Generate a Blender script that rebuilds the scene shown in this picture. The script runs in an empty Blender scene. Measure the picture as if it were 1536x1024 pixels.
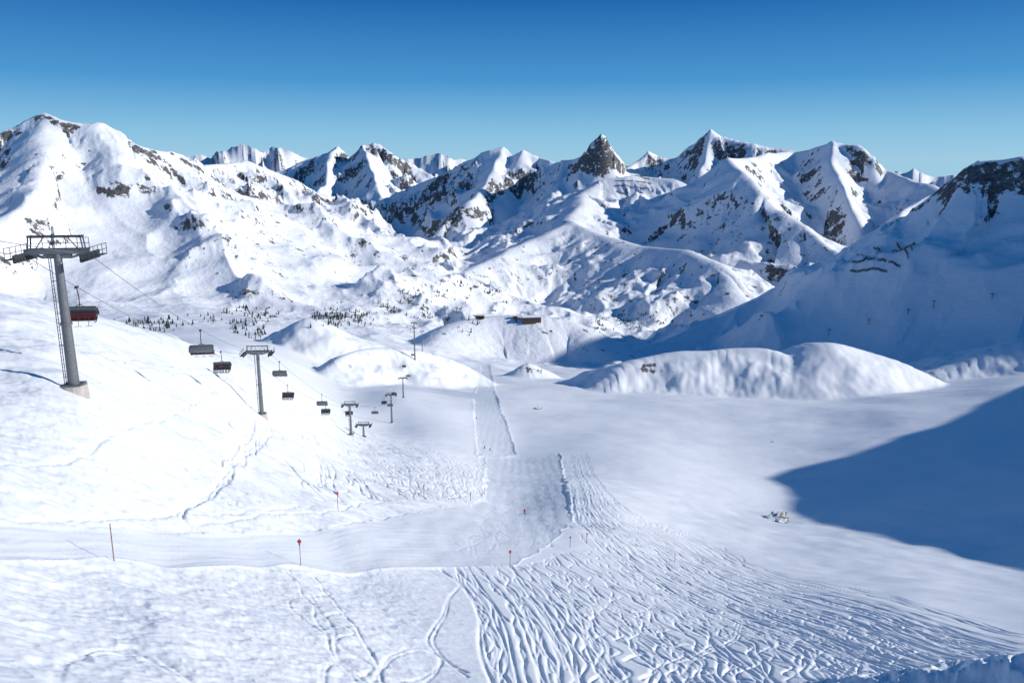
import bpy, bmesh, math, random, time
import numpy as np
from mathutils import Vector, Matrix
from mathutils import noise as mn
rng=np.random.default_rng(7); random.seed(7)
F32=np.float32
scene=bpy.context.scene
# ------------------------------------------------------------------ camera survey helpers
FP=1195.0; PITCH=math.atan(0.2276); CP,SP=math.cos(PITCH),math.sin(PITCH)
def ray(u,v):
    xr=(u-768)/FP; yu=(512-v)/FP
    X=xr; Y=CP+yu*SP; Z=-SP+yu*CP
    h=math.hypot(X,Y)
    return math.atan2(X,Y), Z/h
def W(u,v,r):
    a,t=ray(u,v); return np.array([r*math.sin(a),r*math.cos(a),r*t])
cam=bpy.data.cameras.new("camera"); camo=bpy.data.objects.new("camera",cam); scene.collection.objects.link(camo)
camo.rotation_euler=(math.pi/2-PITCH,0,0); cam.lens=FP/1536*36; cam.sensor_width=36; cam.clip_start=0.5; cam.clip_end=90000
scene.camera=camo
# ------------------------------------------------------------------ sun + sky
SUN_EL=math.radians(23); SUN_AZ=math.radians(96)
S=np.array([math.cos(SUN_EL)*math.sin(SUN_AZ),math.cos(SUN_EL)*math.cos(SUN_AZ),math.sin(SUN_EL)])
sl=bpy.data.lights.new("sun",'SUN'); sl.energy=4.6; sl.angle=math.radians(0.53); sl.color=(1.0,0.975,0.94)
so=bpy.data.objects.new("sun",sl); scene.collection.objects.link(so)
so.rotation_euler=Vector(S).to_track_quat('Z','Y').to_euler()
w=bpy.data.worlds.new("World"); scene.world=w; w.use_nodes=True
nt=w.node_tree; nt.nodes.clear(); NW=nt.nodes; LW=nt.links
sky=NW.new('ShaderNodeTexSky'); sky.sky_type='NISHITA'; sky.sun_disc=False
sky.sun_elevation=SUN_EL; sky.sun_rotation=SUN_AZ; sky.altitude=2300; sky.air_density=1.0; sky.dust_density=0.1; sky.ozone_density=4.0
bg=NW.new('ShaderNodeBackground'); bg.inputs['Strength'].default_value=0.1
tcw=NW.new('ShaderNodeTexCoord'); sxw=NW.new('ShaderNodeSeparateXYZ'); LW.new(tcw.outputs['Generated'],sxw.inputs[0])
rw=NW.new('ShaderNodeValToRGB'); LW.new(sxw.outputs[2],rw.inputs[0])
stops=[(0.0,(.32,.59,.79)),(.03,(.235,.53,.77)),(.09,(.055,.30,.64)),(.18,(.001,.125,.43)),(.4,(.002,.095,.30)),(1,(.002,.078,.26))]
el=rw.color_ramp.elements
el[0].position=0; el[0].color=stops[0][1]+(1,); el[1].position=1; el[1].color=stops[-1][1]+(1,)
for p,c in stops[1:-1]:
    e=el.new(p); e.color=c+(1,)
sc10=NW.new('ShaderNodeVectorMath'); sc10.operation='SCALE'; sc10.inputs['Scale'].default_value=10.0; LW.new(rw.outputs[0],sc10.inputs[0])
mxw=NW.new('ShaderNodeMix'); mxw.data_type='RGBA'; mxw.clamp_factor=True; mxw.inputs['Factor'].default_value=.9
LW.new(sky.outputs[0],mxw.inputs['A']); LW.new(sc10.outputs[0],mxw.inputs['B'])
out=NW.new('ShaderNodeOutputWorld'); LW.new(mxw.outputs['Result'],bg.inputs['Color']); LW.new(bg.outputs[0],out.inputs[0])
scene.view_settings.view_transform='Standard'; scene.view_settings.look='None'; scene.view_settings.exposure=0
# ------------------------------------------------------------------ noise
perm=rng.permutation(256).astype(np.int32); perm=np.concatenate([perm,perm])
ang=rng.uniform(0,2*math.pi,256); GX=np.cos(ang).astype(F32); GY=np.sin(ang).astype(F32)
def perlin(x,y,seed=0):
    x=x+F32(seed*17.37); y=y+F32(seed*9.13)
    xi=np.floor(x); yi=np.floor(y); xf=(x-xi).astype(F32); yf=(y-yi).astype(F32)
    xi=xi.astype(np.int32)&255; yi=yi.astype(np.int32)&255
    u=xf*xf*xf*(xf*(xf*6-15)+10); v=yf*yf*yf*(yf*(yf*6-15)+10)
    p0=perm[xi]; p1=perm[xi+1]
    a=perm[p0+yi]; b=perm[p1+yi]; c=perm[p0+yi+1]; d=perm[p1+yi+1]
    n00=GX[a]*xf+GY[a]*yf; n10=GX[b]*(xf-1)+GY[b]*yf
    n01=GX[c]*xf+GY[c]*(yf-1); n11=GX[d]*(xf-1)+GY[d]*(yf-1)
    l0=n00+u*(n10-n00); l1=n01+u*(n11-n01)
    return (l0+v*(l1-l0))*F32(1.5)
def fbm(x,y,lam,octs,seed=0,gain=.5):
    s=0;a=1.0;f=1.0/lam
    for i in range(octs):
        s=s+F32(a)*perlin(x*F32(f),y*F32(f),seed+i*3.1); a*=gain; f*=2.03
    return s
def ridged(x,y,lam,octs,seed=0,gain=.5):
    s=0;a=1.0;f=1.0/lam;w=1.0
    for i in range(octs):
        n=1-np.abs(perlin(x*F32(f),y*F32(f),seed+i*3.1))*1.6
        n=n*n*w; w=np.clip(n*1.6,0,1); s=s+F32(a)*n; a*=gain; f*=2.07
    return s
def sstep(a,b,x):
    t=np.clip((x-a)/(b-a),0,1); return t*t*(3-2*t)
def crom(Pn,m=60):
    Pn=np.array(Pn); Pn=np.vstack([2*Pn[0]-Pn[1],Pn,2*Pn[-1]-Pn[-2]]); o=[]
    for i in range(1,len(Pn)-2):
        t=np.linspace(0,1,m,endpoint=False)[:,None]; a,b,c,d=Pn[i-1],Pn[i],Pn[i+1],Pn[i+2]
        o.append(.5*(2*b+(c-a)*t+(2*a-5*b+4*c-d)*t*t+(3*b-a-3*c+d)*t**3))
    return np.vstack(o+[Pn[-2][None]])
# ------------------------------------------------------------------ grid
azs=np.concatenate([np.radians(np.linspace(-62,-35.5,70,endpoint=False)),np.radians(np.linspace(-35.5,35.5,1080)),np.radians(np.linspace(35.5,74,110)[1:])])
rs=np.concatenate([np.exp(np.linspace(math.log(4),math.log(12),30,endpoint=False)),
                   np.exp(np.linspace(math.log(12),math.log(600),800,endpoint=False)),
                   np.exp(np.linspace(math.log(600),math.log(7500),720,endpoint=False)),
                   np.exp(np.linspace(math.log(7500),math.log(45000),90))])
NR,NC=len(rs),len(azs); LR=np.log(rs)
C=[]
def cp(u,l):
    for v,r in l:
        a,t=ray(u,v); C.append((a,math.log(r),t))
cp(-900,[(1040,14),(845,28),(700,45),(520,80),(400,140),(430,400),(450,1000),(430,2300)])
cp(-300,[(1040,16),(930,23),(846,33),(788,37),(700,47),(600,66),(500,100),(430,150),(500,320),(520,700),(480,1300),(440,2300)])
cp(0,[(1040,17),(930,26),(845,37),(792,42),(700,54),(620,70),(525,100),(447,150),(510,300),(530,650),(490,1300),(445,2200)])
cp(112,[(1040,18),(845,41),(792,47),(700,60),(585,83),(530,110),(472,165),(520,300)])
cp(250,[(1040,20),(930,31),(846,48),(795,55),(700,74),(620,105),(540,165),(500,240),(525,400),(520,700),(495,1200),(468,1600),(440,2300)])
cp(393,[(1040,22),(940,35),(848,56),(798,65),(700,108),(622,186),(565,300),(538,480),(528,700),(505,1100),(475,1600),(445,2300)])
cp(520,[(1040,25),(940,40),(852,66),(800,78),(740,125),(690,220),(654,330),(614,500),(588,680),(566,850),(526,1100),(490,1500),(455,2200)])
cp(590,[(632,480),(594,600)])
cp(650,[(1040,28),(940,46),(852,76),(795,108),(740,180),(690,300),(650,420),(612,560),(586,780),(562,950),(530,1300),(496,1700),(455,2300),(410,4200)])
cp(770,[(1040,30),(940,50),(852,88),(800,135),(767,209),(720,300),(682,410),(640,540),(600,720),(568,980),(552,1200),(528,1550),(492,2000),(455,2500)])
cp(870,[(1040,32),(940,55),(860,95),(800,150),(740,250),(690,380),(640,560),(602,760),(572,1000),(554,1300),(512,1800),(472,2300)])
cp(1000,[(1040,34),(950,60),(880,100),(820,170),(760,270),(700,400),(650,560),(602,780),(576,1000),(556,1350),(512,2000)])
cp(1150,[(1040,36),(960,62),(900,105),(850,170),(790,280),(720,430),(650,600),(608,800),(582,1000),(562,1400),(500,2200)])
cp(1350,[(1040,36),(970,64),(910,110),(880,150),(830,230),(760,360),(700,480),(640,620),(598,830),(578,1100),(558,1400),(500,2200)])
cp(1536,[(1040,36),(985,62),(950,95),(900,150),(860,215),(780,330),(700,460),(640,600),(582,820),(562,1100),(548,1500)])
cp(1900,[(1040,38),(960,70),(900,130),(820,220),(720,380),(620,600),(550,900),(520,1500)])
cp(2500,[(1000,38),(900,80),(800,160),(700,300),(600,600),(530,1100),(500,2000)])
for u in (-900,-300,0,250,520,770,1000,1350,1900,2500):
    cp(u,[(432,3500),(378,6000),(322,12000),(266,44000)])
    a,t1=ray(u,1040)
    C+= [(a,math.log(4),t1-.25),(a,math.log(8),t1-.13),(a,math.log(12),t1-.06)]
C=np.array(C); PA=C[:,0]*4.5; PL=C[:,1]
def tps(d2): return 0.5*d2*np.log(d2+1e-9)
n=len(C); K=tps((PA[:,None]-PA)**2+(PL[:,None]-PL)**2)+np.eye(n)*1e-3
P=np.c_[np.ones(n),PA,PL]
A=np.block([[K,P],[P.T,np.zeros((3,3))]]); sol=np.linalg.solve(A,np.r_[C[:,2],0,0,0])
ca=np.linspace(azs[0],azs[-1],150); cl=np.linspace(LR[0],LR[-1],260)
QA,QL=np.meshgrid(ca*4.5,cl)
G=sol[n]+sol[n+1]*QA+sol[n+2]*QL
for i in range(n): G=G+sol[i]*tps((QA-PA[i])**2+(QL-PL[i])**2)
def cmat(q,N):
    i=np.floor(q).astype(int); i=np.clip(i,0,N-2); t=q-i
    M=np.zeros((len(q),N)); k=np.arange(len(q))
    ws=[-.5*t+t*t-.5*t**3, 1-2.5*t*t+1.5*t**3, .5*t+2*t*t-1.5*t**3, -.5*t*t+.5*t**3]
    for j,wt in enumerate(ws): np.add.at(M,(k,np.clip(i-1+j,0,N-1)),wt)
    return M
Br=cmat((LR-cl[0])/(cl[1]-cl[0]),len(cl)); Ba=cmat((azs-ca[0])/(ca[1]-ca[0]),len(ca))
TG=(Br@G@Ba.T)
R=np.repeat(rs[:,None],NC,1).astype(F32); AZ=np.repeat(azs[None,:],NR,0).astype(F32)
X=(rs[:,None]*np.sin(azs)[None,:]).astype(F32); Y=(rs[:,None]*np.cos(azs)[None,:]).astype(F32)
Z=(TG*rs[:,None]).astype(F32)
# ------------------------------------------------------------------ far relief
def rowi(r): return int(np.searchsorted(rs,r))
i0=rowi(650)
Xs,Ys=X[i0:],Y[i0:]
WX=Xs+F32(24)*fbm(Xs,Ys,330,3,11)*sstep(1300,2500,R[i0:]); WY=Ys+F32(70)*fbm(Xs,Ys,420,3,23)*sstep(1300,2500,R[i0:])
RN=np.zeros_like(Xs)
RN[:]=ridged(WX,WY,480,7,31,.5)-0.95
hum=sstep(1000,1300,R[i0:])*(1-sstep(3600,5000,R[i0:]))
bil=np.abs(perlin(WX/F32(210),WY/F32(210),41))*1.2+0.55*np.abs(perlin(WX/F32(95),WY/F32(95),44))+.2*np.abs(perlin(WX/F32(44),WY/F32(44),47))+.06*np.abs(perlin(WX/F32(20),WY/F32(20),49))
HUM=hum*(42*(.7-bil)+14*fbm(Xs,Ys,420,2,51))*(0.3+.7*sstep(1500,2100,R[i0:]))
HUM*=(1-.75*sstep(.10,.25,AZ[i0:])*(1-sstep(1900,2300,R[i0:])))
HUM*=(1-.3*sstep(-.28,-.42,AZ[i0:]))
Z[i0:]+=HUM
del bil
MM=np.zeros_like(Z); RK=np.zeros_like(Z)
def ridge(P3,sn,sf,L,wd,k,amp=0,fl=0,fw=50,near=.2,reach=2500,world=False,mount=True,humk=0,rk=0,rw=120,smooth=0):
    global Z
    P3=[np.array(p,float) if world else W(*p) for p in P3]
    if smooth: P3=list(crom(P3,smooth))
    rr=[math.hypot(p[0],p[1]) for p in P3]
    a=rowi(max(5,min(rr)-reach)); b=min(NR,rowi(max(rr)+reach))
    zmax=max(p[2] for p in P3)
    if not world and reach>2000: a=max(a,i0,rowi(max(5,min(rr)-(zmax+650)/max(sf,.25))))
    if a>=i0: x=WX[a-i0:b-i0]; y=WY[a-i0:b-i0]
    else: x=X[a:b]; y=Y[a:b]
    best=np.full(x.shape,-9e3,F32); bd=np.full(x.shape,9e3,F32); bt=np.zeros(x.shape,F32); s0=0
    for p,q in zip(P3[:-1],P3[1:]):
        dx,dy=q[0]-p[0],q[1]-p[1]; ll=dx*dx+dy*dy
        t=np.clip(((x-F32(p[0]))*F32(dx/ll)+(y-F32(p[1]))*F32(dy/ll)),0,1)
        d=np.hypot(x-F32(p[0])-t*F32(dx),y-F32(p[1])-t*F32(dy))
        d=np.sqrt(d*d+F32(wd*wd))-F32(wd)
        h=F32(p[2])+t*F32(q[2]-p[2])-(F32(sf)*d+F32((sn-sf)*L)*(1-np.exp(-d/F32(L))))
        m=h>best
        best=np.where(m,h,best); bd=np.where(m,d,bd); bt=np.where(m,F32(s0)+t*F32(math.sqrt(ll)),bt)
        s0+=math.sqrt(ll)
    if amp and a>=i0: best=best+F32(amp)*RN[a-i0:b-i0]*(near+(1-near)*np.clip(bd/260,0,1))
    elif amp and not mount: best=best+F32(amp)*fbm(x,y,60,4,61)*np.clip(bd/20,0,1)*np.clip(1-bd/300,0,1)
    if humk and a>=i0: best=best+F32(humk)*HUM[a-i0:b-i0]*np.clip(bd/200,0,1)
    if fl:
        f=np.abs(perlin(bt/F32(fw)+.5*perlin(x/F32(150),y/F32(150),3),bd/F32(fw*8),71))*1.2+.6*np.abs(perlin(bt/F32(fw*.42),bd/F32(fw*4),75))+.32*np.abs(perlin(bt/F32(fw*.2),bd/F32(fw*2.5),78))
        best=best-F32(fl)*(f-.35)*sstep(5,90,bd)*(1-sstep(500,1000,bd))
    z=Z[a:b]
    if mount: MM[a:b]=np.maximum(MM[a:b],sstep(0,90,best-z))
    if rk: RK[a:b]=np.where(best>z,F32(rk)*np.exp(-bd/F32(rw)),RK[a:b])
    hh=np.clip(1-np.abs(z-best)/F32(k),0,1)
    Z[a:b]=np.maximum(z,best)+hh*hh*F32(k*.25)
far=[(-500,235),(-200,238),(100,240),(200,238),(265,233),(280,231),(300,229),(318,238),(335,236),(346,228),(353,216),(359,212),(366,222),(380,221),(395,229),(410,220),(430,218),(450,232),(480,236),(560,238),(630,236),(645,230),(665,227),(690,237),(705,243),(760,246),(850,244),(930,247),(1000,240),(1200,245),(1335,256),(1352,256),(1370,249),(1388,260),(1410,261),(1440,263),(1465,272),(1600,250),(1900,240),(2300,240)]
ridge([(u,v,11000) for u,v in far],.8,.4,500,8,60,amp=150,near=.1,reach=4000,fl=0,rk=.3,rw=200)
ridge([(400,266,6900),(440,247,6800),(470,236,6800),(490,228,6800),(505,221,6800),(513,227,6800),(522,238,6800),(535,224,6700),(545,214,6600),(562,210,6600),(578,218,6600),(590,228,6500),(615,241,6500),(640,256,6400),(690,285,6200)],1.1,.55,250,5,40,amp=140,near=.12,fl=70,fw=90,rk=.25,rw=300)
ridge([(545,215,6600),(560,260,6000),(575,300,5600)],.9,.6,250,8,40,amp=90)
ridge([(505,222,6800),(490,262,6300),(480,285,6000)],.9,.6,250,8,40,amp=90)
# back left ridge
ridge([(215,228,3500),(250,227,3600),(300,243,3900),(350,240,4000),(400,248,4100),(440,266,4200),(480,288,4300),(520,298,4400),(560,322,4500),(600,360,4650),(625,388,4800)],.85,.33,200,8,30,amp=75,fl=45,fw=70,rk=.25,rw=90)
# left mountain
ridge([(-500,300,2300),(-250,250,2400),(-80,250,2550),(0,213,2700),(20,190,2750),(45,177,2750),(75,170,2750),(100,179,2700),(150,190,2650),(180,202,2620),(200,214,2600),(250,226,2650),(275,240,2700),(290,262,2700),(330,300,2750),(385,325,2850),(430,346,2950),(490,373,3100),(535,398,3300)],1.0,.36,220,10,40,amp=72,fl=48,fw=75,near=.13,rk=.5,rw=110,humk=.2)
ridge([(75,171,2750),(60,230,2480),(30,290,2250),(-20,360,2000)],.7,.36,150,18,40,amp=48,fl=34,fw=60,near=.3,rk=.25,rw=60,humk=.3)
ridge([(150,190,2650),(185,250,2450),(230,310,2250),(300,380,2050),(350,430,1850)],.6,.33,140,22,40,amp=48,fl=32,fw=60,near=.3,rk=.25,rw=50,humk=.3)
ridge([(290,262,2700),(340,340,2500),(400,395,2350),(440,430,2200)],.52,.3,130,20,40,amp=38,fl=26,near=.3,humk=.3)
# central massif
ridge([(560,335,5100),(590,290,5000),(640,268,4900),(680,250,4800),(700,240,4700),(740,225,4600),(756,221,4600),(768,231,4550),(783,222,4500),(805,233,4500),(830,243,4400),(860,239,4300),(880,228,4200)],1.0,.62,260,6,35,amp=105,near=.12,fl=50,fw=80)
ridge([(866,240,4200),(880,224,4160),(890,211,4150),(898,204,4150),(905,197,4150),(911,204,4150),(916,224,4180),(921,252,4250)],2.0,.6,110,1,12,amp=55,near=.1,fl=40,fw=35,rk=.1)
ridge([(918,262,4300),(945,246,4400),(962,236,4450),(975,225,4500),(988,233,4500),(1010,236,4500),(1035,220,4400),(1055,209,4400),(1070,196,4350),(1085,206,4350),(1120,213,4300),(1150,223,4300),(1180,226,4300),(1215,220,4200),(1250,209,4100),(1290,221,4050),(1312,232,4000),(1340,254,4000),(1352,300,3850),(1335,340,3700)],1.1,.62,240,6,30,amp=110,near=.12,fl=55,fw=75)
ridge([(1180,226,4300),(1140,232,3950),(1092,236,3650),(1106,258,3450),(1145,290,3250),(1200,332,3100),(1250,375,2950),(1262,400,2800)],.75,.62,200,18,20,amp=40,fl=34,fw=90,humk=.3)
ridge([(1070,197,4350),(1055,250,4100),(1040,290,3950)],.95,.64,200,8,20,amp=50,fl=34,fw=50)
ridge([(1250,209,4100),(1265,270,3700),(1290,330,3400)],.95,.6,160,8,25,amp=60,fl=40,fw=55)
ridge([(1340,254,4000),(1400,285,3700),(1350,320,3400),(1290,358,3150),(1240,388,2950),(1195,425,2700)],.7,.48,160,14,25,amp=45,fl=26,humk=.5)
ridge([(1005,268,4000),(950,262,3980),(905,268,3920),(880,288,3750),(866,309,3500),(853,332,3200),(800,360,2950),(740,384,2750),(690,408,2550),(640,436,2350)],.5,.38,170,24,30,amp=42,near=.1,fl=18,fw=80,humk=.9)
ridge([(853,332,3200),(900,352,2950),(960,370,2750),(1030,374,2600),(1070,395,2450),(1088,432,2300)],.5,.36,150,26,20,amp=36,near=.1,fl=14,fw=80,humk=.9)
ridge([(756,221,4600),(735,262,4300),(705,300,4050),(665,335,3950)],.85,.62,220,10,30,amp=70,fl=45,fw=60)
ridge([(845,240,4400),(838,285,4000),(805,325,3650),(750,358,3400),(700,385,3200)],.8,.62,200,12,30,amp=50,fl=34,fw=70,humk=.4)
# right mountain
ridge([(900,540,1500),(1000,507,1650),(1070,479,1750),(1130,453,1800),(1200,419,1850),(1270,386,1900),(1340,359,1900),(1385,350,1900),(1430,338,1860),(1480,318,1840),(1536,300,1840),(1650,270,1880),(1900,200,2100),(2300,160,2400)],.6,.5,200,10,14,amp=12,near=.3,fl=7,fw=120)
ridge([(1384,351,1880),(1393,322,1870),(1412,298,1850),(1430,278,1820),(1455,256,1800),(1475,244,1800),(1536,234,1800),(1650,215,1850),(1900,150,2100),(2300,120,2400)],1.25,.56,110,4,8,amp=52,near=.25,fl=30,fw=48,rk=.62,rw=75)
kw=dict(mount=False,smooth=4,reach=500)
ridge([(640,520,1300),(680,486,1400),(740,474,1450),(800,473,1450),(850,482,1450),(885,505,1400),(920,532,1350)],.6,.5,80,28,8,amp=7,fl=5,fw=40,**kw)
ridge([(490,552,780),(520,530,820),(560,520,850),(600,522,860),(650,531,880),(700,552,900)],.75,.5,40,8,4,amp=9,**kw)
ridge([(415,508,1000),(445,486,1000),(465,478,1000),(485,488,1000),(510,512,1000)],.6,.45,60,6,4,amp=6,**kw)
ridge([(905,572,880),(945,543,910),(1000,530,930),(1060,527,940),(1110,521,950),(1160,526,950),(1188,544,940)],.65,.45,50,14,5,amp=7,**kw)
ridge([(1192,550,965),(1214,524,965),(1242,515,970),(1285,522,990),(1335,540,1000),(1400,572,1000)],.65,.45,50,20,4,amp=4,**kw)
ridge([(1380,566,1130),(1450,540,1180),(1536,512,1230),(1700,490,1300)],.5,.4,60,12,5,amp=6,**kw)
ridge([(770,560,1000),(792,545,1010),(812,558,1010)],.7,.5,30,4,3,amp=3,**kw)
# low snow bank close to the viewer, lower right
ridge([(980,1080,13.5),(1150,1048,13.5),(1280,1028,13.6),(1400,1012,13.8),(1536,994,14),(1700,980,14)],.9,1.1,5,.35,.6,mount=False,smooth=3,reach=12)
# ------------------------------------------------------------------ picking on terrain
def colf(a): return float(np.interp(a,azs,np.arange(NC)))
def gnd(u,v,rmin=17):
    a,t=ray(u,v); c=min(NC-1,int(round(colf(a)))); i=rowi(rmin)
    T=Z[i:,c]/rs[i:]; k=int(np.argmax(T>=t)); 
    if T[k]<t: k=len(T)-1
    k=max(k,1); f=(t-T[k-1])/(T[k]-T[k-1]+1e-9); f=min(max(f,0),1)
    r=rs[i+k-1]*(1-f)+rs[i+k]*f
    return np.array([r*math.sin(a),r*math.cos(a),r*t])
def hgt(x,y):
    r=math.hypot(x,y); a=math.atan2(x,y); c=min(max(colf(a),0),NC-1.001); k=min(max(float(np.interp(r,rs,np.arange(NR))),0),NR-1.001)
    i,j=int(k),int(c); fi,fj=k-i,c-j
    return float((Z[i,j]*(1-fj)+Z[i,j+1]*fj)*(1-fi)+(Z[i+1,j]*(1-fj)+Z[i+1,j+1]*fj)*fi)
# off-frame peak on the right whose shadow falls over the basin
edge=[(1750,545,760),(1640,560,740),(1536,578,700),(1470,604,665),(1400,640,630),(1330,660,590),(1240,690,540),(1180,702,515),(1146,716,500),(1180,745,480),(1215,785,450),(1300,803,430),(1400,826,410),(1536,858,400)]
cr=[]
for u,v,xc in edge:
    g=gnd(u,v,60); D=max((xc-g[0])/S[0],50); cr.append(g+S*D)
cr.append(cr[-1]+np.array([60,-50,-60])); cr.insert(0,cr[0]+np.array([80,80,-60]))
ridge(cr,1.0,1.0,80,1,2,world=True,reach=500,mount=True)
# unseen ridge added further right to put the right-hand slope in shade
ridge([(1600,800,-60),(1600,940,110),(1600,1000,240),(1600,1080,300),(1600,1180,320),(1600,1300,290),(1600,1450,240),(1620,1600,150),(1650,1800,40)],1.0,1.0,100,5,10,world=True,reach=1200,smooth=3)
# ------------------------------------------------------------------ masks (piste, traverse) & snow relief
def inpoly(poly,x,y):
    inside=np.zeros(x.shape,bool); n=len(poly)
    for i in range(n):
        x1,y1=poly[i][:2]; x2,y2=poly[(i+1)%n][:2]
        if abs(y2-y1)<1e-9: continue
        c=((y1>y)!=(y2>y))&(x<(x2-x1)*(y-y1)/(y2-y1)+x1)
        inside^=c
    return inside
def gp(l): return [gnd(u,v) for u,v in l]
i1=rowi(1300)
xn,yn=X[:i1],Y[:i1]
jx=xn+.5*fbm(xn,yn,9,3,301)*np.clip(R[:i1]/110,.5,2.5); jy=yn+.6*fbm(xn,yn,10,3,305)*np.clip(R[:i1]/90,.5,3)
road=gp([(-300,848),(-300,790),(0,791),(200,798),(400,797),(520,787),(600,772),(660,762),(725,752),(728,684),(738,682),(840,680),(848,720),(858,775),(840,800),(800,832),(765,850),(640,850),(450,848),(170,841),(0,846)])
up=gp([(721,548),(735,548),(746,600),(762,640),(776,681),(716,681),(711,640),(710,600)])
trk=gp([(486,548),(494,560),(520,574),(560,582),(640,590),(712,600),(712,590),(640,582),(565,574),(530,566),(506,552),(500,540),(512,528),(504,524),(490,536)])
M=inpoly(road,jx,jy)|inpoly(up,jx,jy)|inpoly(trk,jx,jy)
pm=M.astype(F32)
for _ in range(3):
    pm[1:-1,1:-1]=(pm[1:-1,1:-1]*2+pm[:-2,1:-1]+pm[2:,1:-1]+pm[1:-1,:-2]+pm[1:-1,2:])/6
rn=R[:i1]
RS=0.09; X0,X1,Y0,Y1=-110,240,8,460
ras=np.zeros((int((Y1-Y0)/RS),int((X1-X0)/RS)),F32)
def stamp(pl,wd,dep,amp,lam,ph):
    pl=np.array(pl); sg=np.hypot(*np.diff(pl,axis=0).T); s=np.r_[0,np.cumsum(sg)]
    q=np.arange(0,s[-1],.06); x=np.interp(q,s,pl[:,0]); y=np.interp(q,s,pl[:,1])
    if len(q)<5: return
    tx=np.gradient(x);ty=np.gradient(y);l=np.hypot(tx,ty)+1e-9
    phs=2*np.pi*np.cumsum(.06/(lam*(1+.4*np.sin(q/37+ph))))+ph
    wv=amp*np.sin(phs)*(.6+.4*np.sin(q/23+ph*2))
    x=x-ty/l*wv; y=y+tx/l*wv
    dp=dep*(.75+.25*np.sin(phs*2+1))
    k=int(min(8,math.ceil(2.1*wd/RS)))
    px=((x-X0)/RS); py=((y-Y0)/RS); ix=px.astype(int); iy=py.astype(int)
    ok=(ix>k+1)&(iy>k+1)&(ix<ras.shape[1]-k-2)&(iy<ras.shape[0]-k-2); ix,iy,px,py,dp=ix[ok],iy[ok],px[ok],py[ok],dp[ok]
    for a in range(-k,k+1):
        for b in range(-k,k+1):
            d=np.hypot((ix+a-px),(iy+b-py))*RS/wd
            vv=-dp*np.exp(-d*d*1.3)
            cur=ras[iy+b,ix+a]; ras[iy+b,ix+a]=np.minimum(cur,vv)
def fam(e1,e2,n,amp,lam,wd=(.11,.17),dep=(.10,.22),jit=.04):
    for i in range(n):
        s=rng.random(); pts=[]
        for a,b in zip(e1,e2):
            q=s+rng.normal()*jit; u=a[0]+(b[0]-a[0])*q; v=a[1]+(b[1]-a[1])*q
            pts.append(gnd(u,v)[:2])
        c=crom(pts); 
        if rng.random()<.35:
            m=len(c); c=c[int(rng.random()*.4*m):int((.6+.4*rng.random())*m)]
        stamp(c,rng.uniform(*wd),rng.uniform(*dep),rng.uniform(*amp),rng.uniform(*lam),rng.random()*6.28)
fam([(850,682),(858,730),(864,775),(915,830),(1010,890),(1150,950),(1350,1030)],[(878,682),(905,730),(940,768),(1040,808),(1180,862),(1340,892),(1580,955)],84,(.1,.8),(18,40),wd=(.15,.27),dep=(.2,.38))
fam([(672,852),(700,890),(722,950),(735,1045)],[(800,848),(860,900),(900,950),(960,1045)],42,(.05,.5),(10,22))
fam([(770,855),(830,900),(880,960),(920,1045)],[(890,815),(990,880),(1130,950),(1330,1045)],48,(.2,1.2),(9,24))
fam([(860,800),(930,860),(1050,930),(1200,1040)],[(930,800),(1080,850),(1300,905),(1580,985)],54,(.2,1.5),(10,26))
fam([(900,870),(1000,930),(1150,985),(1300,1045)],[(960,840),(1120,900),(1330,950),(1580,1030)],36,(.5,1.8),(9,20))
fam([(780,860),(900,900),(1100,920),(1300,940)],[(820,900),(950,960),(1150,1000),(1400,1020)],9,(.6,2.0),(12,26))
fam([(455,650),(500,690),(560,722),(610,748)],[(560,652),(620,690),(660,720),(700,752)],32,(.3,2.2),(14,34),wd=(.17,.26),dep=(.26,.44))
fam([(600,670),(640,690),(650,720),(668,745)],[(722,682),(722,700),(722,725),(722,748)],36,(.3,1.8),(10,26),wd=(.18,.27),dep=(.26,.44))
fam([(445,645),(470,680),(478,700),(472,730)],[(462,645),(485,680),(520,705),(520,735)],6,(.2,.8),(14,34),wd=(.18,.25),dep=(.3,.42))
fam([(300,600),(360,650),(420,700),(470,750)],[(400,600),(460,650),(560,700),(620,745)],16,(.5,2.5),(16,34),wd=(.16,.24),dep=(.28,.42))
fam([(20,640),(120,690),(200,730),(250,765)],[(200,600),(280,650),(350,700),(420,750)],7,(.5,2.0),(16,34),wd=(.12,.18),dep=(.18,.28))
fam([(380,860),(420,900),(470,960),(520,1045)],[(600,860),(640,900),(660,960),(700,1045)],5,(.2,1.0),(10,20),wd=(.08,.12),dep=(.08,.14))
# carved lines on the groomed run and along the traverse
fam([(730,684),(728,720),(728,770),(700,830)],[(838,684),(845,720),(852,770),(850,815)],34,(.3,2.5),(16,40),wd=(.15,.25),dep=(.10,.2))
fam([(860,782),(640,780),(450,802),(200,803),(0,797)],[(800,840),(640,846),(450,842),(200,836),(0,838)],34,(.1,.6),(16,40),wd=(.08,.14),dep=(.10,.2))
fam([(716,552),(712,600),(716,676)],[(734,552),(746,600),(774,676)],8,(.5,2.5),(20,40),wd=(.25,.35),dep=(.3,.5))
def one(l,wd,dep,amp=.2,lam=14): stamp(crom([gnd(u,v)[:2] for u,v in l]),wd,dep,amp,lam,1.0)
for o in (0,5,9,13): one([(392+o,652),(352+o,690),(318+o,730),(262+o,765),(275,780),(300,800)],.2,.4,.3)
one([(300,790),(420,770),(500,765),(560,752),(640,755)],.15,.25)
one([(30,788),(200,776),(330,772),(470,758)],.14,.2)
one([(375,600),(380,640),(330,700)],.2,.3)
one([(0,700),(100,690),(200,640),(300,600),(350,560)],.15,.2)
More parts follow.
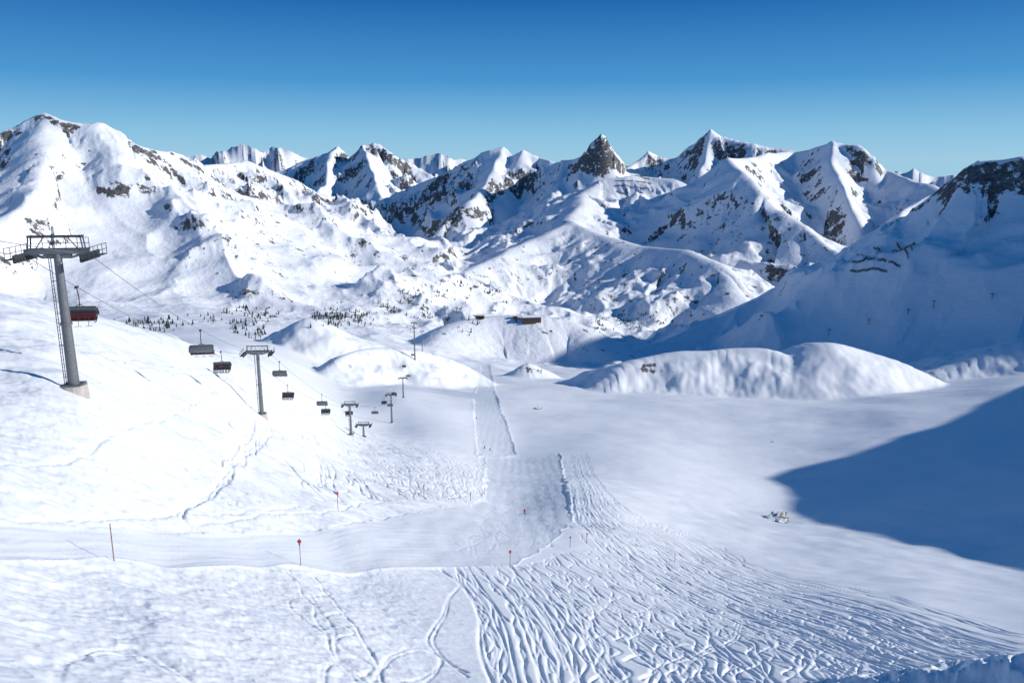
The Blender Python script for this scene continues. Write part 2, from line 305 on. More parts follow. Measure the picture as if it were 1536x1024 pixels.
for o in (0,8): one([(100+o,1045),(95+o,995),(135,968+o),(210,968+o),(270,1000+o),(330,1045)],.1,.12)
for o in (0,6): one([(560+o,1045),(575,990+o),(620,970+o),(660,985),(640,1010+o),(580,1020),(520,1000+o),(488+o,1000),(490,1045)],.1,.12)
for o in (0,7): one([(690,870),(650+o,940),(652+o,975),(700,1010+o)],.1,.12)
for o in (0,6): one([(1110,900),(1105+o,950),(1040,985+o),(1020+o,1045)],.12,.14)
px=(xn-X0)/RS; py=(yn-Y0)/RS
okk=(px>1)&(py>1)&(px<ras.shape[1]-2)&(py<ras.shape[0]-2)
ix=np.clip(px.astype(np.int32),0,ras.shape[1]-2); iy=np.clip(py.astype(np.int32),0,ras.shape[0]-2); fx=px-ix; fy=py-iy
tr=((ras[iy,ix]*(1-fx)+ras[iy,ix+1]*fx)*(1-fy)+(ras[iy+1,ix]*(1-fx)+ras[iy+1,ix+1]*fx)*fy)*okk
del ras,px,py,ix,iy,fx,fy
tr*=1-.3*sstep(150,380,rn)
soft=fbm(xn,yn,120,3,81,.35)*sstep(120,350,rn)*3.0 + fbm(xn,yn,28,3,85)*(.2+.5*sstep(60,200,rn)*(1-sstep(250,420,rn)*.92))*sstep(14,22,rn)
wind=fbm(xn*F32(.45),yn,3.2,5,91)
lump=np.abs(fbm(xn,yn,1.6,4,95))
nearm=(1-sstep(90,260,rn))*sstep(14.5,22,rn)
leftm=sstep(.02,-.25,AZ[:i1])
bank=(1-sstep(15,17,rn))*sstep(.12,.3,AZ[:i1])
small=(wind*.10*(.35+leftm)+(.25-lump)*.14*(.12+leftm)*(1-sstep(60,110,rn)))*nearm + bank*(.3-np.abs(fbm(xn,yn,.7,4,195)))*.22
midn=fbm(xn,yn,9,5,99)*(.06+.55*leftm)*sstep(40,110,rn)*(1-sstep(300,500,rn))
Z[:i1]+=(soft*(1-.3*pm)+(small+midn)*(1-pm)+tr*(1-.6*pm)).astype(F32)
Z[:i1]+=(pm*(.03*np.sin(xn*F32(1.6)+fbm(xn,yn,20,2,5)*2)+.05*fbm(xn*3,yn,8,3,103))).astype(F32)
sink=sstep(130,300,rn)
Z[:i1]+=(sink*(1.1*pm*(1-pm)-.3*pm)+(1-sink)*.3*pm*(1-pm)).astype(F32)
del soft,wind,lump,small,midn
# ------------------------------------------------------------------ rock mask
gr=np.gradient(Z,rs,axis=0); ga=np.gradient(Z,azs,axis=1)/R
slope=np.hypot(gr,ga).astype(F32); del gr,ga
rock=np.zeros_like(Z)
i2=rowi(700)
nz=fbm(X[i2:],Y[i2:],130,5,131,.65)
rock[i2:]=sstep(1.05,1.85,slope[i2:]+.5*nz+RK[i2:])*MM[i2:]
# right-hand mountain: rock only in the crest zone, the slope below is a snowfield
rgt=sstep(.30,.36,AZ[i2:])*(1-sstep(2100,2350,R[i2:]))
rock[i2:]*=1-rgt*(1-sstep(.10,.2,RK[i2:]))
# small outcrops and dwarf-pine patches poking out of the moraine hummocks
i3=rowi(1350); i4=rowi(3300)
oc=fbm(X[i3:i4],Y[i3:i4],45,4,151,.6)+.35*fbm(X[i3:i4],Y[i3:i4],260,2,155)
oc=sstep(.36,.68,oc+.55*slope[i3:i4])*(1-sstep(.12,.3,AZ[i3:i4])*(1-sstep(2000,2300,R[i3:i4])))*sstep(-.45,-.3,AZ[i3:i4])
rock[i3:i4]=np.maximum(rock[i3:i4],oc*.5)
def blob(u,v,ru,rv,s=1.0,r=None):
    g=gnd(u,v,600) if r is None else W(u,v,r)
    rr=math.hypot(g[0],g[1]); a=math.atan2(g[0],g[1])
    j=int(colf(a)); wj=int(ru*3/ (FP*(azs[600]-azs[599]))); i=rowi(rr*.93); k=rowi(rr*1.07)
    sl_=(slice(i,k),slice(max(0,j-wj),j+wj))
    d=((AZ[sl_]-a)*FP/ru)**2+((R[sl_]-rr)/(rr*rv))**2
    rock[sl_]=np.maximum(rock[sl_],s*np.exp(-d)*sstep(.2,.5,slope[sl_]+.4*perlin(X[sl_]/F32(9),Y[sl_]/F32(9),5)))
for b in [(985,549,24,.012,.95),(965,552,12,.01,.8),(520,545,22,.012,.5),(560,535,30,.012,.5),(640,545,30,.012,.5),(792,552,20,.01,.8),(680,320,22,.03,1)]: blob(*b)
rock=np.clip(rock,0,1.2)
# ------------------------------------------------------------------ materials
def mat(name): 
    m=bpy.data.materials.new(name); m.use_nodes=True; return m,m.node_tree.nodes,m.node_tree.links,m.node_tree.nodes['Principled BSDF']
def noise(N,Lk,co,scale,detail=4,rough=.55):
    t=N.new('ShaderNodeTexNoise'); t.inputs['Scale'].default_value=scale; t.inputs['Detail'].default_value=detail; t.inputs['Roughness'].default_value=rough
    Lk.new(co,t.inputs['Vector']); return t.outputs[0]
def snowmat(name,bumps,c=(.88,.895,.915),rockon=True,var=.03):
    m,N,Lk,B=mat(name); tc=N.new('ShaderNodeTexCoord'); co=tc.outputs['Object']
    B.inputs['Roughness'].default_value=.62; B.inputs['Specular IOR Level'].default_value=.2
    n1=noise(N,Lk,co,.06,3); r1=N.new('ShaderNodeValToRGB'); Lk.new(n1,r1.inputs[0])
    r1.color_ramp.elements[0].position=.3; r1.color_ramp.elements[1].position=.7
    r1.color_ramp.elements[0].color=tuple(x*(1-var*1.5) for x in c)+(1,); r1.color_ramp.elements[1].color=tuple(c)+(1,)
    col=r1.outputs[0]
    if rockon:
        at=N.new('ShaderNodeAttribute'); at.attribute_name='rock'
        n2=noise(N,Lk,co,.045,7,.72)
        mr=N.new('ShaderNodeMath'); mr.operation='MULTIPLY_ADD'; Lk.new(n2,mr.inputs[0]); mr.inputs[1].default_value=3.4; mr.inputs[2].default_value=-2.08
        ad=N.new('ShaderNodeMath'); ad.operation='ADD'; Lk.new(mr.outputs[0],ad.inputs[0]); Lk.new(at.outputs['Fac'],ad.inputs[1])
        rf=N.new('ShaderNodeMapRange'); rf.inputs['From Min'].default_value=.25; rf.inputs['From Max'].default_value=.42; Lk.new(ad.outputs[0],rf.inputs[0])
        n3=noise(N,Lk,co,.12,4,.7); r3=N.new('ShaderNodeValToRGB'); Lk.new(n3,r3.inputs[0])
        r3.color_ramp.elements[0].position=.35; r3.color_ramp.elements[0].color=(.05,.05,.052,1); r3.color_ramp.elements[1].position=.7; r3.color_ramp.elements[1].color=(.21,.2,.19,1)
        mx=N.new('ShaderNodeMix'); mx.data_type='RGBA'; Lk.new(rf.outputs[0],mx.inputs['Factor']); Lk.new(col,mx.inputs['A']); Lk.new(r3.outputs[0],mx.inputs['B'])
        col=mx.outputs['Result']
    Lk.new(col,B.inputs['Base Color'])
    prev=None
    for sc,dist,st in bumps:
        b=N.new('ShaderNodeBump'); b.inputs['Distance'].default_value=dist; b.inputs['Strength'].default_value=st
        Lk.new(noise(N,Lk,co,sc,4,.62),b.inputs['Height'])
        if prev: Lk.new(prev,b.inputs['Normal'])
        prev=b.outputs[0]
    Lk.new(prev,B.inputs['Normal']); return m
m_snow=snowmat("fresh_snow",[(2.2,.07,.5)])
m_piste=snowmat("groomed_snow",[(3.0,.05,.5)],c=(.76,.79,.83),rockon=False,var=.06)
m_mtn=snowmat("mountain_snow_and_rock",[(.05,6,.5)],c=(.87,.885,.91))
# ------------------------------------------------------------------ meshes
def sheet(name,fmask,r0,r1,mt):
    fi,fj=np.nonzero(fmask); fi=fi+r0
    q=np.stack([fi*NC+fj,fi*NC+fj+1,(fi+1)*NC+fj+1,(fi+1)*NC+fj],1)[:,::-1]
    ids,inv=np.unique(q.ravel(),return_inverse=True)
    co=np.stack([X.ravel()[ids],Y.ravel()[ids],Z.ravel()[ids]],1).astype(F32)
    me=bpy.data.meshes.new(name); me.vertices.add(len(ids)); me.vertices.foreach_set('co',co.ravel())
    me.loops.add(q.size); me.loops.foreach_set('vertex_index',inv.astype(np.int32).ravel())
    me.polygons.add(len(q)); me.polygons.foreach_set('loop_start',np.arange(0,q.size,4,dtype=np.int32))
    me.update(calc_edges=True)
    me.shade_smooth()
    a=me.attributes.new('rock','FLOAT','POINT'); a.data.foreach_set('value',rock.ravel()[ids].astype(F32))
    me.materials.append(mt); o=bpy.data.objects.new(name,me); scene.collection.objects.link(o); return o
fm=np.zeros((i1-1,NC-1),bool); fm[:]=M[:-1,:-1]
sheet("ski_piste",fm,0,i1,m_piste)
sheet("snow_ground",~fm,0,i1,m_snow)
sheet("mountain_range",np.ones((NR-i1,NC-1),bool),i1-1,NR,m_mtn)
# ------------------------------------------------------------------ simple materials
def pm_(name,c,rough=.5,metal=0,var=.15,sc=3):
    m,N,Lk,B=mat(name); tc=N.new('ShaderNodeTexCoord'); n=noise(N,Lk,tc.outputs['Object'],sc,5)
    r=N.new('ShaderNodeValToRGB'); Lk.new(n,r.inputs[0]); r.color_ramp.elements[0].position=.3;r.color_ramp.elements[1].position=.7
    r.color_ramp.elements[0].color=tuple(x*(1-var) for x in c)+(1,); r.color_ramp.elements[1].color=tuple(min(1,x*(1+var)) for x in c)+(1,)
    Lk.new(r.outputs[0],B.inputs['Base Color']); B.inputs['Roughness'].default_value=rough; B.inputs['Metallic'].default_value=metal; return m
steel=pm_("galvanised_steel",(.15,.16,.17),.5,.3); dsteel=pm_("dark_steel",(.05,.055,.06),.5,.3); conc=pm_("concrete",(.42,.39,.35),.9)
rubber=pm_("rubber",(.025,.025,.028),.7); seat=pm_("black_seat",(.03,.03,.035),.6); redseat=pm_("red_seat",(.13,.015,.015),.6)
bubble=pm_("smoked_bubble",(.13,.14,.15),.2,.0); wood=pm_("weathered_wood",(.16,.09,.05),.8); redp=pm_("red_paint",(.55,.04,.03),.4)
white=pm_("snow_cover",(.86,.88,.9),.7); walls=pm_("timber_wall",(.12,.09,.07),.8); glass=pm_("window_glass",(.03,.04,.05),.1)
green=pm_("conifer_needles",(.028,.045,.03),.9,0,.4,.3); bark=pm_("bark",(.07,.05,.04),.9)
pole_b=pm_("brown_pole",(.2,.09,.05),.6)
pants=pm_("dark_trousers",(.03,.03,.04),.7); redj=pm_("red_jacket",(.25,.03,.03),.6); blackj=pm_("dark_jacket",(.04,.045,.06),.6)
class MB:
    def __init__(s): s.v=[];s.f=[];s.m=[];s.mats=[]
    def mi(s,m):
        if m not in s.mats: s.mats.append(m)
        return s.mats.index(m)
    def add(s,vs,fs,m):
        o=len(s.v); s.v+= [tuple(map(float,v)) for v in vs]; k=s.mi(m)
        for f in fs: s.f.append([o+i for i in f]); s.m.append(k)
    def box(s,c,sz,m,R_=None):
        c=Vector(c); vs=[]
        for a in(-.5,.5):
            for b in(-.5,.5):
                for d in(-.5,.5):
                    q=Vector((a*sz[0],b*sz[1],d*sz[2])); 
                    if R_ is not None: q=R_@q
                    vs.append(c+q)
        s.add(vs,[(0,1,3,2),(4,6,7,5),(0,4,5,1),(2,3,7,6),(0,2,6,4),(1,5,7,3)],m)
    def cyl(s,p,q,r0,m,r1=None,n=10,cap=True):
        r1=r0 if r1 is None else r1; p=Vector(p);q=Vector(q); z=(q-p).normalized(); x=z.orthogonal().normalized(); y=z.cross(x); vs=[]
        for c,r in((p,r0),(q,r1)):
            for i in range(n):
                a=2*math.pi*i/n; vs.append(c+x*math.cos(a)*r+y*math.sin(a)*r)
        fs=[(i,(i+1)%n,n+(i+1)%n,n+i) for i in range(n)]
        if cap: fs+= [tuple(range(n))[::-1],tuple(range(n,2*n))]
        s.add(vs,fs,m)
    def path(s,pts,r,m,n=6):
        for a,b in zip(pts[:-1],pts[1:]): s.cyl(a,b,r,m,n=n)
    def obj(s,name,loc=(0,0,0),rz=0):
        me=bpy.data.meshes.new(name); me.from_pydata(s.v,[],s.f)
        for m in s.mats: me.materials.append(m)
        me.polygons.foreach_set('material_index',s.m); me.update()
        o=bpy.data.objects.new(name,me); scene.collection.objects.link(o); o.location=loc; o.rotation_euler=(0,0,rz); return o
# ------------------------------------------------------------------ chairlift
AO=2.75
def pylon(H,rad=.5):
    b=MB(); b.cyl((0,0,-2),(0,0,.7),1.3,conc,1.15,12); b.box((0,0,.75),(1.7,1.7,.12),steel)
    b.cyl((0,0,.7),(0,0,H*.5),rad,steel,rad*.85,16); b.cyl((0,0,H*.5),(0,0,H-.1),rad*.84,steel,rad*.68,16)
    b.cyl((0,0,H*.5-.1),(0,0,H*.5+.1),rad*1.05,steel,n=16)
    lx=-rad-.22
    for dy in(-.22,.22): b.cyl((lx,dy,.8),(lx,dy,H-.2),.035,dsteel,n=6)
    for i in range(int((H-1.2)/.35)): b.cyl((lx,-.22,1+i*.35),(lx,.22,1+i*.35),.02,dsteel,n=5)
    for i in range(int(H/3)): b.box((lx/2-.1,0,1.5+i*3),(abs(lx),.06,.06),dsteel)
    b.box((0,0,H+.12),(2*AO,.5,.46),steel); b.box((0,0,H-.32),(2.4,.4,.34),steel)
    for sx in(-1,1):
        b.box((sx*1.7,0,H-.25),(1.2,.3,.2),steel,Matrix.Rotation(-sx*.3,3,'Y'))
        x=sx*AO
        b.box((x,0,H-.1),(.16,4.6,.3),dsteel)
        for y in(-1.7,-.58,.58,1.7): b.box((x,y,H-.3),(.12,1.05,.16),dsteel)
        for i in range(8):
            y=-2.05+i*4.1/7; b.cyl((x-.09,y,H-.46),(x+.09,y,H-.46),.23,rubber,n=12)
        xo=x+sx*.5; b.box((xo,0,H-.35),(.5,4.6,.06),dsteel)
        for y in(-2.2,-1.1,0,1.1,2.2): b.cyl((xo+sx*.23,y,H-.35),(xo+sx*.23,y,H+.65),.03,dsteel,n=5)
        for zz in(.15,.65): b.cyl((xo+sx*.23,-2.3,H+zz),(xo+sx*.23,2.3,H+zz),.03,dsteel,n=5)
        for y in(-.3,.3):
            b.cyl((sx*2.35,y,H+.3),(sx*2.2,y,H+1.5),.07,dsteel,n=6)
        b.box((sx*2.2,0,H+1.5),(.16,.8,.16),dsteel)
        b.cyl((sx*1.8,0,H+.35),(sx*1.0,0,H+1.45),.05,dsteel,n=6)
    b.box((0,0,H+1.5),(4.6,.16,.18),dsteel)
    b.box((0,.55,H+.34),(5.2,.5,.05),dsteel)
    for i in range(6): b.cyl((-2.5+i,.8,H+.34),(-2.5+i,.8,H+1.3),.028,dsteel,n=5)
    for zz in(.8,1.3): b.cyl((-2.55,.8,H+zz),(2.55,.8,H+zz),.028,dsteel,n=5)
    return b
def chair(sm,riders=0):
    b=MB()
    b.box((0,0,-.05),(.25,.6,.22),dsteel)
    b.path([(0,0,-.1),(0,.12,-.5),(0,.3,-1.1),(0,.3,-2.2)],.06,dsteel,8)
    b.cyl((-1.55,.3,-2.2),(1.55,.3,-2.2),.07,dsteel,n=8)
    b.path([(-.5,.3,-2.2),(0,.3,-1.9),(.5,.3,-2.2)],.04,dsteel)
    for sx in(-1,1):
        b.path([(sx*1.55,.3,-2.2),(sx*1.62,.28,-2.5),(sx*1.62,.25,-3.35),(sx*1.6,-.25,-3.75),(sx*1.6,-.5,-3.75)],.045,dsteel,6)
        b.path([(sx*1.6,.1,-3.1),(sx*1.6,-.45,-3.1),(sx*1.55,-.55,-3.75)],.03,dsteel,6)
    n=10; vs=[];fs=[]
    for j in range(9):
        xx=-1.66+3.32*j/8; bul=.1*(1-(abs(xx)/1.66)**4)
        for i in range(n+1):
            a=math.radians(-15+i*120/n); vs.append((xx,.15+(.62+bul)*math.cos(a)*1.0,-2.95+(.62+bul)*math.sin(a)*1.05))
    for j in range(8):
        for i in range(n): q=j*(n+1)+i; fs.append((q,q+1,q+n+2,q+n+1))
    b.add(vs,fs,bubble)
    for sx in(-1,1): b.path([vs[(0 if sx<0 else 8)*(n+1)+i] for i in range(n+1)],.035,dsteel,5)
    for i in range(6):
        x=-1.32+i*.528
        b.box((x,-.1,-3.55),(.49,.5,.12),sm); b.box((x,.2,-3.2),(.49,.12,.68),sm,Matrix.Rotation(.16,3,'X'))
        b.box((x,.24,-2.84),(.34,.1,.14),seat)
    for i in range(7): b.box((-1.584+i*.528,-.02,-3.28),(.05,.4,.06),dsteel)
    b.cyl((-1.5,-.55,-3.15),(1.5,-.55,-3.15),.03,dsteel,n=6)
    for i in range(3): 
        x=-1+i; b.path([(x,-.55,-3.15),(x,-.75,-4.1)],.025,dsteel,5); b.cyl((x-.35,-.75,-4.1),(x+.35,-.75,-4.1),.03,dsteel,n=6)
    for i in range(riders):
        x=-1.32+i*.528
        jm=[blackj,pants,redj,blackj,pants,blackj][i%6]
        b.cyl((x,.02,-3.48),(x,.1,-3.0),.17,jm,.2,8); b.cyl((x,.1,-3.0),(x,.08,-2.86),.19,jm,.08,8)
        b.cyl((x,.07,-2.86),(x,.05,-2.6),.105,pants,.09,8)
        for s in(-1,1):
            b.cyl((x+s*.1,-.02,-3.42),(x+s*.11,-.46,-3.4),.09,pants,.075,7); b.cyl((x+s*.11,-.46,-3.4),(x+s*.11,-.5,-3.88),.075,pants,.06,7)
            b.box((x+s*.11,-.56,-3.93),(.11,.3,.12),dsteel); b.box((x+s*.11,-.75,-4.01),(.09,1.6,.025),pants)
            b.cyl((x+s*.2,.06,-3.05),(x+s*.17,-.3,-3.2),.06,jm,.05,6)
    return b
PY=[(112,585,83,378,.5),(393,622,186,528,.5),(527,654,330,607,.5),(588,632,480,592,.5),(605,590,600,567,.5),(622,520,850,484,.7),(633,505,1180,497,.6)]
heads=[]
for u,vb,r,vt,rad in PY:
    a,t=ray(u,vb); x,y=r*math.sin(a),r*math.cos(a); z=hgt(x,y); 
    at,tt=ray(u,vt); H=max(6,tt*r-z); 
    heads.append((Vector((x,y,z+H)),H,z,rad))
line=[Vector((-27,-45,22))]+[h[0] for h in heads]
for i,(p,H,z,rad) in enumerate(heads):
    a=line[i]; c=line[i+2] if i+2<len(line) else line[i+1]+(line[i+1]-line[i])
    d=(c-a); rz=math.atan2(d.y,d.x)-math.pi/2
    pylon(H,rad).obj("chairlift_pylon",(p.x,p.y,z),rz)
g=gnd(546,655,200); b=pylon(6,.4); b.obj("chairlift_pylon",(g[0],g[1],hgt(g[0],g[1])-.5),0)
def rope(side,i,t):
    def end(j):
        p=line[j]; a=line[max(j-1,0)]; c=line[min(j+1,len(line)-1)]; d=(c-a); d.z=0; d.normalize(); n=Vector((d.y,-d.x,0))
        return p+n*AO*side+Vector((0,0,-.2))
    A,B=end(i),end(i+1); Lh=(B-A).length; sag=.022*Lh
    q=A.lerp(B,t); q.z-=4*sag*t*(1-t); return q
cb=MB()
for side in(-1,1):
    pts=[rope(side,i,k/16) for i in range(len(line)-1) for k in range(16)]
    cb.path(pts,.03,steel,5)
cb.obj("lift_cable")
CH=[(1,-1,.105,redseat,0),(1,-1,.754,seat,6),(1,1,.38,seat,0),(2,-1,.283,seat,6),(2,-1,.698,seat,6),(2,1,.06,seat,0),(2,1,.44,seat,0),(3,-1,.086,seat,4),(3,1,.37,seat,0),(3,-1,.91,seat,5),(3,1,.8,seat,0),(4,-1,.5,seat,5),(5,1,.5,seat,0),(5,-1,.3,seat,5),(5,1,.12,seat,0)]
for i,side,t,sm,rd in CH:
    p=rope(side,i,t); d=rope(side,i,min(1,t+.01))-rope(side,i,max(0,t-.01)); rz=math.atan2(d.y,d.x)-math.pi/2
    chair(sm,rd).obj("lift_chair",p,rz if side<0 else rz+math.pi)
for u,v,hh in [(1400,462,12),(1243,503,11),(1362,470,7),(1303,485,7),(1488,447,7)]:
    g=gnd(u,v,1150); b=MB(); b.cyl((0,0,-1),(0,0,hh),.6,dsteel,.4,8); b.box((0,0,hh),(5.5,.8,.8),dsteel); 
    for sx in(-1,1): b.box((sx*2.4,0,hh-.4),(.4,3,.7),dsteel)
    b.box((0,0,hh+1),(3,.3,.3),dsteel); b.cyl((-1.4,0,hh),(-1.4,0,hh+1),.15,dsteel); b.cyl((1.4,0,hh),(1.4,0,hh+1),.15,dsteel)
    b.obj("surface_lift_tower",(g[0],g[1],hgt(g[0],g[1])))
# ------------------------------------------------------------------ marker poles
def marker(u,vb,vt,kind):
    g=gnd(u,vb); r=math.hypot(g[0],g[1]); H=(ray(u,vt)[1]-ray(u,vb)[1])*r; z=hgt(g[0],g[1])
    b=MB(); s=H/2.0; rd=max(.028,.0004*r)
    b.cyl((0,0,-.5),(.02*s,0,H),rd,pole_b,rd*.85,8); b.cyl((.02*s,0,H),(.02*s,0,H+.04),rd*1.15,wood,n=8)
    b.cyl((.012*s,0,H*.62),(.013*s,0,H*.68),rd*1.2,redp,n=8)
    if kind: 
        b.cyl((.02,-.05,H-.16),(.02,-.02,H-.16),.16,redp,n=18); b.cyl((.02,-.056,H-.16),(.02,-.051,H-.16),.05,wood,n=16)
        b.box((.02,-.03,H-.42),(.12,.03,.16),redp)
    b.obj("piste_marker_pole",(g[0],g[1],z))
for q in [(171,841,785,0),(451,848,808,1),(507,766,737,1),(765,851,825,1),(855,821,804,1),(880,815,799,1),(706,751,738,1),(636,744,727,1),(1012,842,829,0),(727,741,731,0),(812,560,553,0)]: marker(*q)
# ------------------------------------------------------------------ skiers
def skier(u,v,jm,rz,name="skier"):
    g=gnd(u,v); z=hgt(g[0],g[1])
    e=bpy.data.objects.new(name,None); scene.collection.objects.link(e); e.location=(g[0],g[1],z+.03); e.rotation_euler=(0,0,rz)
    J=[(0,0,.95,.16),(0,.05,1.15,.15),(0,.13,1.38,.17),(0,.17,1.5,.07),(0,.2,1.62,.105),(0,.2,1.72,.095),
       (-.2,.12,1.38,.08),(-.36,.2,1.15,.06),(-.34,.42,1.05,.05),(.2,.12,1.38,.08),(.36,.2,1.15,.06),(.34,.42,1.05,.05),
       (-.12,0,.88,.12),(-.18,.2,.52,.085),(-.17,.02,.14,.075),(-.17,.16,.08,.06),(.12,0,.88,.12),(.18,.2,.52,.085),(.17,.02,.14,.075),(.17,.16,.08,.06)]
    E=[(0,1),(1,2),(2,3),(3,4),(4,5),(2,6),(6,7),(7,8),(2,9),(9,10),(10,11),(0,12),(12,13),(13,14),(14,15),(0,16),(16,17),(17,18),(18,19)]
    me=bpy.data.meshes.new("body"); me.from_pydata([j[:3] for j in J],E,[]); o=bpy.data.objects.new("body",me); scene.collection.objects.link(o); o.parent=e
    sk=o.modifiers.new("s",'SKIN'); 
    for i,j in enumerate(J): me.skin_vertices[0].data[i].radius=(j[3],j[3])
    me.skin_vertices[0].data[0].use_root=True
    o.modifiers.new("u",'SUBSURF').levels=1; o.modifiers["u"].render_levels=1
    m,N,Lk,B=mat("ski_clothes"); tc=N.new('ShaderNodeTexCoord'); sx=N.new('ShaderNodeSeparateXYZ'); Lk.new(tc.outputs['Object'],sx.inputs[0])
    r=N.new('ShaderNodeValToRGB'); r.color_ramp.interpolation='CONSTANT'; md=N.new('ShaderNodeMath'); md.operation='DIVIDE'; md.inputs[1].default_value=2; Lk.new(sx.outputs[2],md.inputs[0]); Lk.new(md.outputs[0],r.inputs[0])
    r.color_ramp.elements[0].color=(.03,.03,.04,1); r.color_ramp.elements[1].position=.4; r.color_ramp.elements[1].color=tuple(jm)+(1,)
    k=r.color_ramp.elements.new(.765); k.color=(.5,.3,.22,1); k=r.color_ramp.elements.new(.83); k.color=(.05,.05,.06,1)
    Lk.new(r.outputs[0],B.inputs['Base Color']); me.materials.append(m)
    b=MB()
    for sx_ in(-1,1):
        b.box((sx_*.17,.12,.015),(.1,1.5,.025),redp); b.box((sx_*.17,.93,.05),(.1,.2,.025),redp,Matrix.Rotation(.4,3,'X')); b.box((sx_*.17,.06,.09),(.13,.32,.12),dsteel)
        b.cyl((sx_*.34,.44,1.12),(sx_*.48,.1,.1),.012,dsteel,n=5); b.cyl((sx_*.475,.11,.14),(sx_*.477,.108,.15),.05,dsteel,n=8)
    q=b.obj("skis_and_poles"); q.parent=e
skier(787,771,(.65,.03,.03),math.radians(160)); skier(735,676,(.05,.06,.1),0,"skier"); skier(727,673,(.04,.04,.05),.4,"skier")
skier(715,628,(.05,.05,.08),.4,"skier")
# ------------------------------------------------------------------ buildings
def house(u,v,w_,d_,h_,rz,name,n):
    g=gnd(u,v,900); b=MB(); z=0
    b.box((0,0,h_/2-2),(w_,d_,h_+4),walls)
    ov=.8; rh=d_*.22
    vs=[(-w_/2-ov,-d_/2-ov,h_),(w_/2+ov,-d_/2-ov,h_),(w_/2+ov,d_/2+ov,h_),(-w_/2-ov,d_/2+ov,h_),(-w_/2-ov,0,h_+rh),(w_/2+ov,0,h_+rh)]
    fs=[(0,1,5,4),(2,3,4,5),(1,2,5),(3,0,4),(3,2,1,0)]
    b.add(vs,fs,walls)
    b.add([(x,y,zz+.45) for x,y,zz in vs],[(0,1,5,4),(2,3,4,5),(1,2,5),(3,0,4),(3,2,1,0)],white)
    for i in range(n):
        x=-w_/2+w_*(i+.5)/n
        for k in range(max(1,int(h_/3.2))):
            b.box((x,-d_/2-.03,1.7+k*3),(w_/n*.6,.1,1.5),glass); b.box((x,-d_/2-.05,.85+k*3),(w_/n*.7,.16,.12),wood)
    b.box((w_*.3,-d_/2-.06,1.1),(1.2,.14,2.2),wood); b.cyl((w_*.25,d_*.1,h_),(w_*.25,d_*.1,h_+rh+1.5),.5,conc,n=8)
    b.box((0,-d_/2-3,.2),(w_*.9,5,.3),wood)
    b.obj(name,(g[0],g[1],hgt(g[0],g[1])),rz)
house(797,481,34,14,7,.12,"mountain_restaurant",10); house(721,477,14,9,5,-.1,"mountain_hut",4); house(773,477,8,7,4,.1,"mountain_hut",3)
# ------------------------------------------------------------------ avalanche barriers
def fence(u0,v0,u1,v1,rmin,hh,pitch,th):
    a=gnd(u0,v0,rmin); c=gnd(u1,v1,rmin)
    if abs(np.hypot(*a[:2])-np.hypot(*c[:2]))>260:      # keep the row along one contour
        rr=.5*(np.hypot(*a[:2])+np.hypot(*c[:2])); a=a*rr/np.hypot(*a[:2]); c=c*rr/np.hypot(*c[:2])
    b=MB(); Ld=np.hypot(*(c-a)[:2]); n=int(Ld/pitch); pts=[]
    for i in range(n+1):
        p=a+(c-a)*i/n; pts.append(Vector((p[0],p[1],hgt(p[0],p[1]))))
    o=pts[0]
    for i,p in enumerate(pts):
        q=p-o; b.cyl(q-Vector((0,0,1)),q+Vector((0,0,hh)),th,dsteel,n=5); b.cyl(q+Vector((0,3,-1)),q+Vector((0,0,hh*.7)),.15,dsteel,n=5)
    for p,q in zip(pts[:-1],pts[1:]):
        if random.random()<.06: continue
        for k in range(6):
            zz=Vector((0,0,.5+(hh-.5)*k/5)); b.cyl(p-o+zz,q-o+zz,th,dsteel,n=4,cap=False)
    b.obj("avalanche_barrier",o)
for q in [(1310,373,1368,377),(1285,384,1362,389),(1278,394,1350,401),(1275,407,1330,409),(1345,366,1372,368)]: fence(*q,1200,4.5,5,.28)
for q in [(925,266,975,269),(922,272,978,276),(922,279,972,283),(925,287,965,290)]: fence(*q,3200,5.5,8,.4)
# ------------------------------------------------------------------ conifers
tb=MB()
def tree(p,h):
    x,y,z=p; tb.cyl((x,y,z-.5),(x,y,z+h*.95),h*.03,bark,h*.006,5,cap=False)
    L_=6; wdt=h*random.uniform(.18,.26)
    for k in range(L_):
        f=k/L_; zc=z+h*(.1+.8*f); r=wdt*(1-f*.85); n=7; a0=random.random()*6
        vs=[(x,y,zc+h*.24)]
        for i in range(n*2):
            a=a0+math.pi*i/n; rr=r*(random.uniform(.85,1.2) if i%2==0 else random.uniform(.4,.65)); vs.append((x+math.cos(a)*rr,y+math.sin(a)*rr,zc-(h*.03 if i%2==0 else -h*.02)))
        tb.add(vs,[(0,1+i,1+(i+1)%(2*n)) for i in range(2*n)],green)
REG=[(125,275,482,498,190),(275,330,475,490,20),(335,400,465,505,80),(360,440,462,480,30),(475,550,464,490,200),(560,640,435,470,60),(590,760,430,470,90),(640,800,415,440,30),(880,1000,470,500,90),(560,720,470,500,40)]
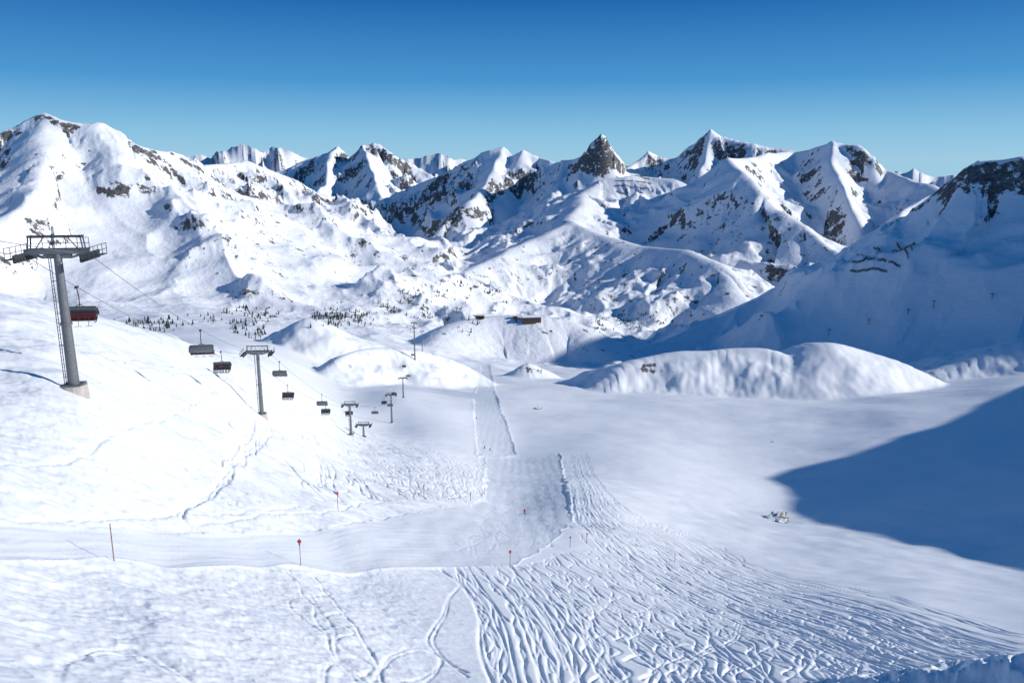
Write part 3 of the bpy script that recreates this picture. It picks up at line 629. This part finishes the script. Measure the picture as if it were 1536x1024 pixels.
for u0,u1,v0,v1,nn in REG:
    cu,cv=random.uniform(u0,u1),random.uniform(v0,v1)
    for _ in range(nn):
        if random.random()<.18: cu,cv=random.uniform(u0,u1),random.uniform(v0,v1)
        g=gnd(random.gauss(cu,6),random.gauss(cv,2.5),950); r=math.hypot(g[0],g[1])
        if r>3000: continue
        tree((g[0],g[1],hgt(g[0],g[1])),random.uniform(3.5,9.5))
tb.obj("conifer_forest")
# ------------------------------------------------------------------ boulders
def boulder(u,v,sz,fl=.5):
    g=gnd(u,v); bm=bmesh.new(); bmesh.ops.create_icosphere(bm,subdivisions=4,radius=1)
    sd=random.random()*50
    for q in bm.verts:
        d=mn.noise(q.co*1.3+Vector((sd,0,0)))*.5+mn.noise(q.co*3.5+Vector((sd,3,0)))*.2+abs(mn.noise(q.co*8))*.1
        q.co*=1+d; q.co.x*=sz*1.7; q.co.y*=sz; q.co.z*=sz*fl
    me=bpy.data.meshes.new("boulder"); bm.to_mesh(me); bm.free()
    m=bpy.data.materials.get("boulder_snow") 
    if not m:
        m,N,Lk,B=mat("boulder_snow"); ge=N.new('ShaderNodeNewGeometry'); sx=N.new('ShaderNodeSeparateXYZ'); Lk.new(ge.outputs['Normal'],sx.inputs[0])
        tc=N.new('ShaderNodeTexCoord'); nn=noise(N,Lk,tc.outputs['Object'],1.2,6); ad=N.new('ShaderNodeMath'); Lk.new(sx.outputs[2],ad.inputs[0]); Lk.new(nn,ad.inputs[1])
        mr=N.new('ShaderNodeMapRange'); mr.inputs['From Min'].default_value=1.3; mr.inputs['From Max'].default_value=1.45; Lk.new(ad.outputs[0],mr.inputs[0])
        mx=N.new('ShaderNodeMix'); mx.data_type='RGBA'; mx.inputs['A'].default_value=(.13,.12,.11,1); mx.inputs['B'].default_value=(.85,.87,.9,1); Lk.new(mr.outputs[0],mx.inputs['Factor']); Lk.new(mx.outputs['Result'],B.inputs['Base Color']); B.inputs['Roughness'].default_value=.9
    me.materials.append(m); me.shade_smooth(); o=bpy.data.objects.new("boulder",me); scene.collection.objects.link(o); o.location=(g[0],g[1],hgt(g[0],g[1])+sz*fl*.15); o.rotation_euler=(0,0,random.random())
for q in [(1165,777,3.2,.6),(1172,783,2,.5),(807,613,2.5,.5)]: boulder(*q)
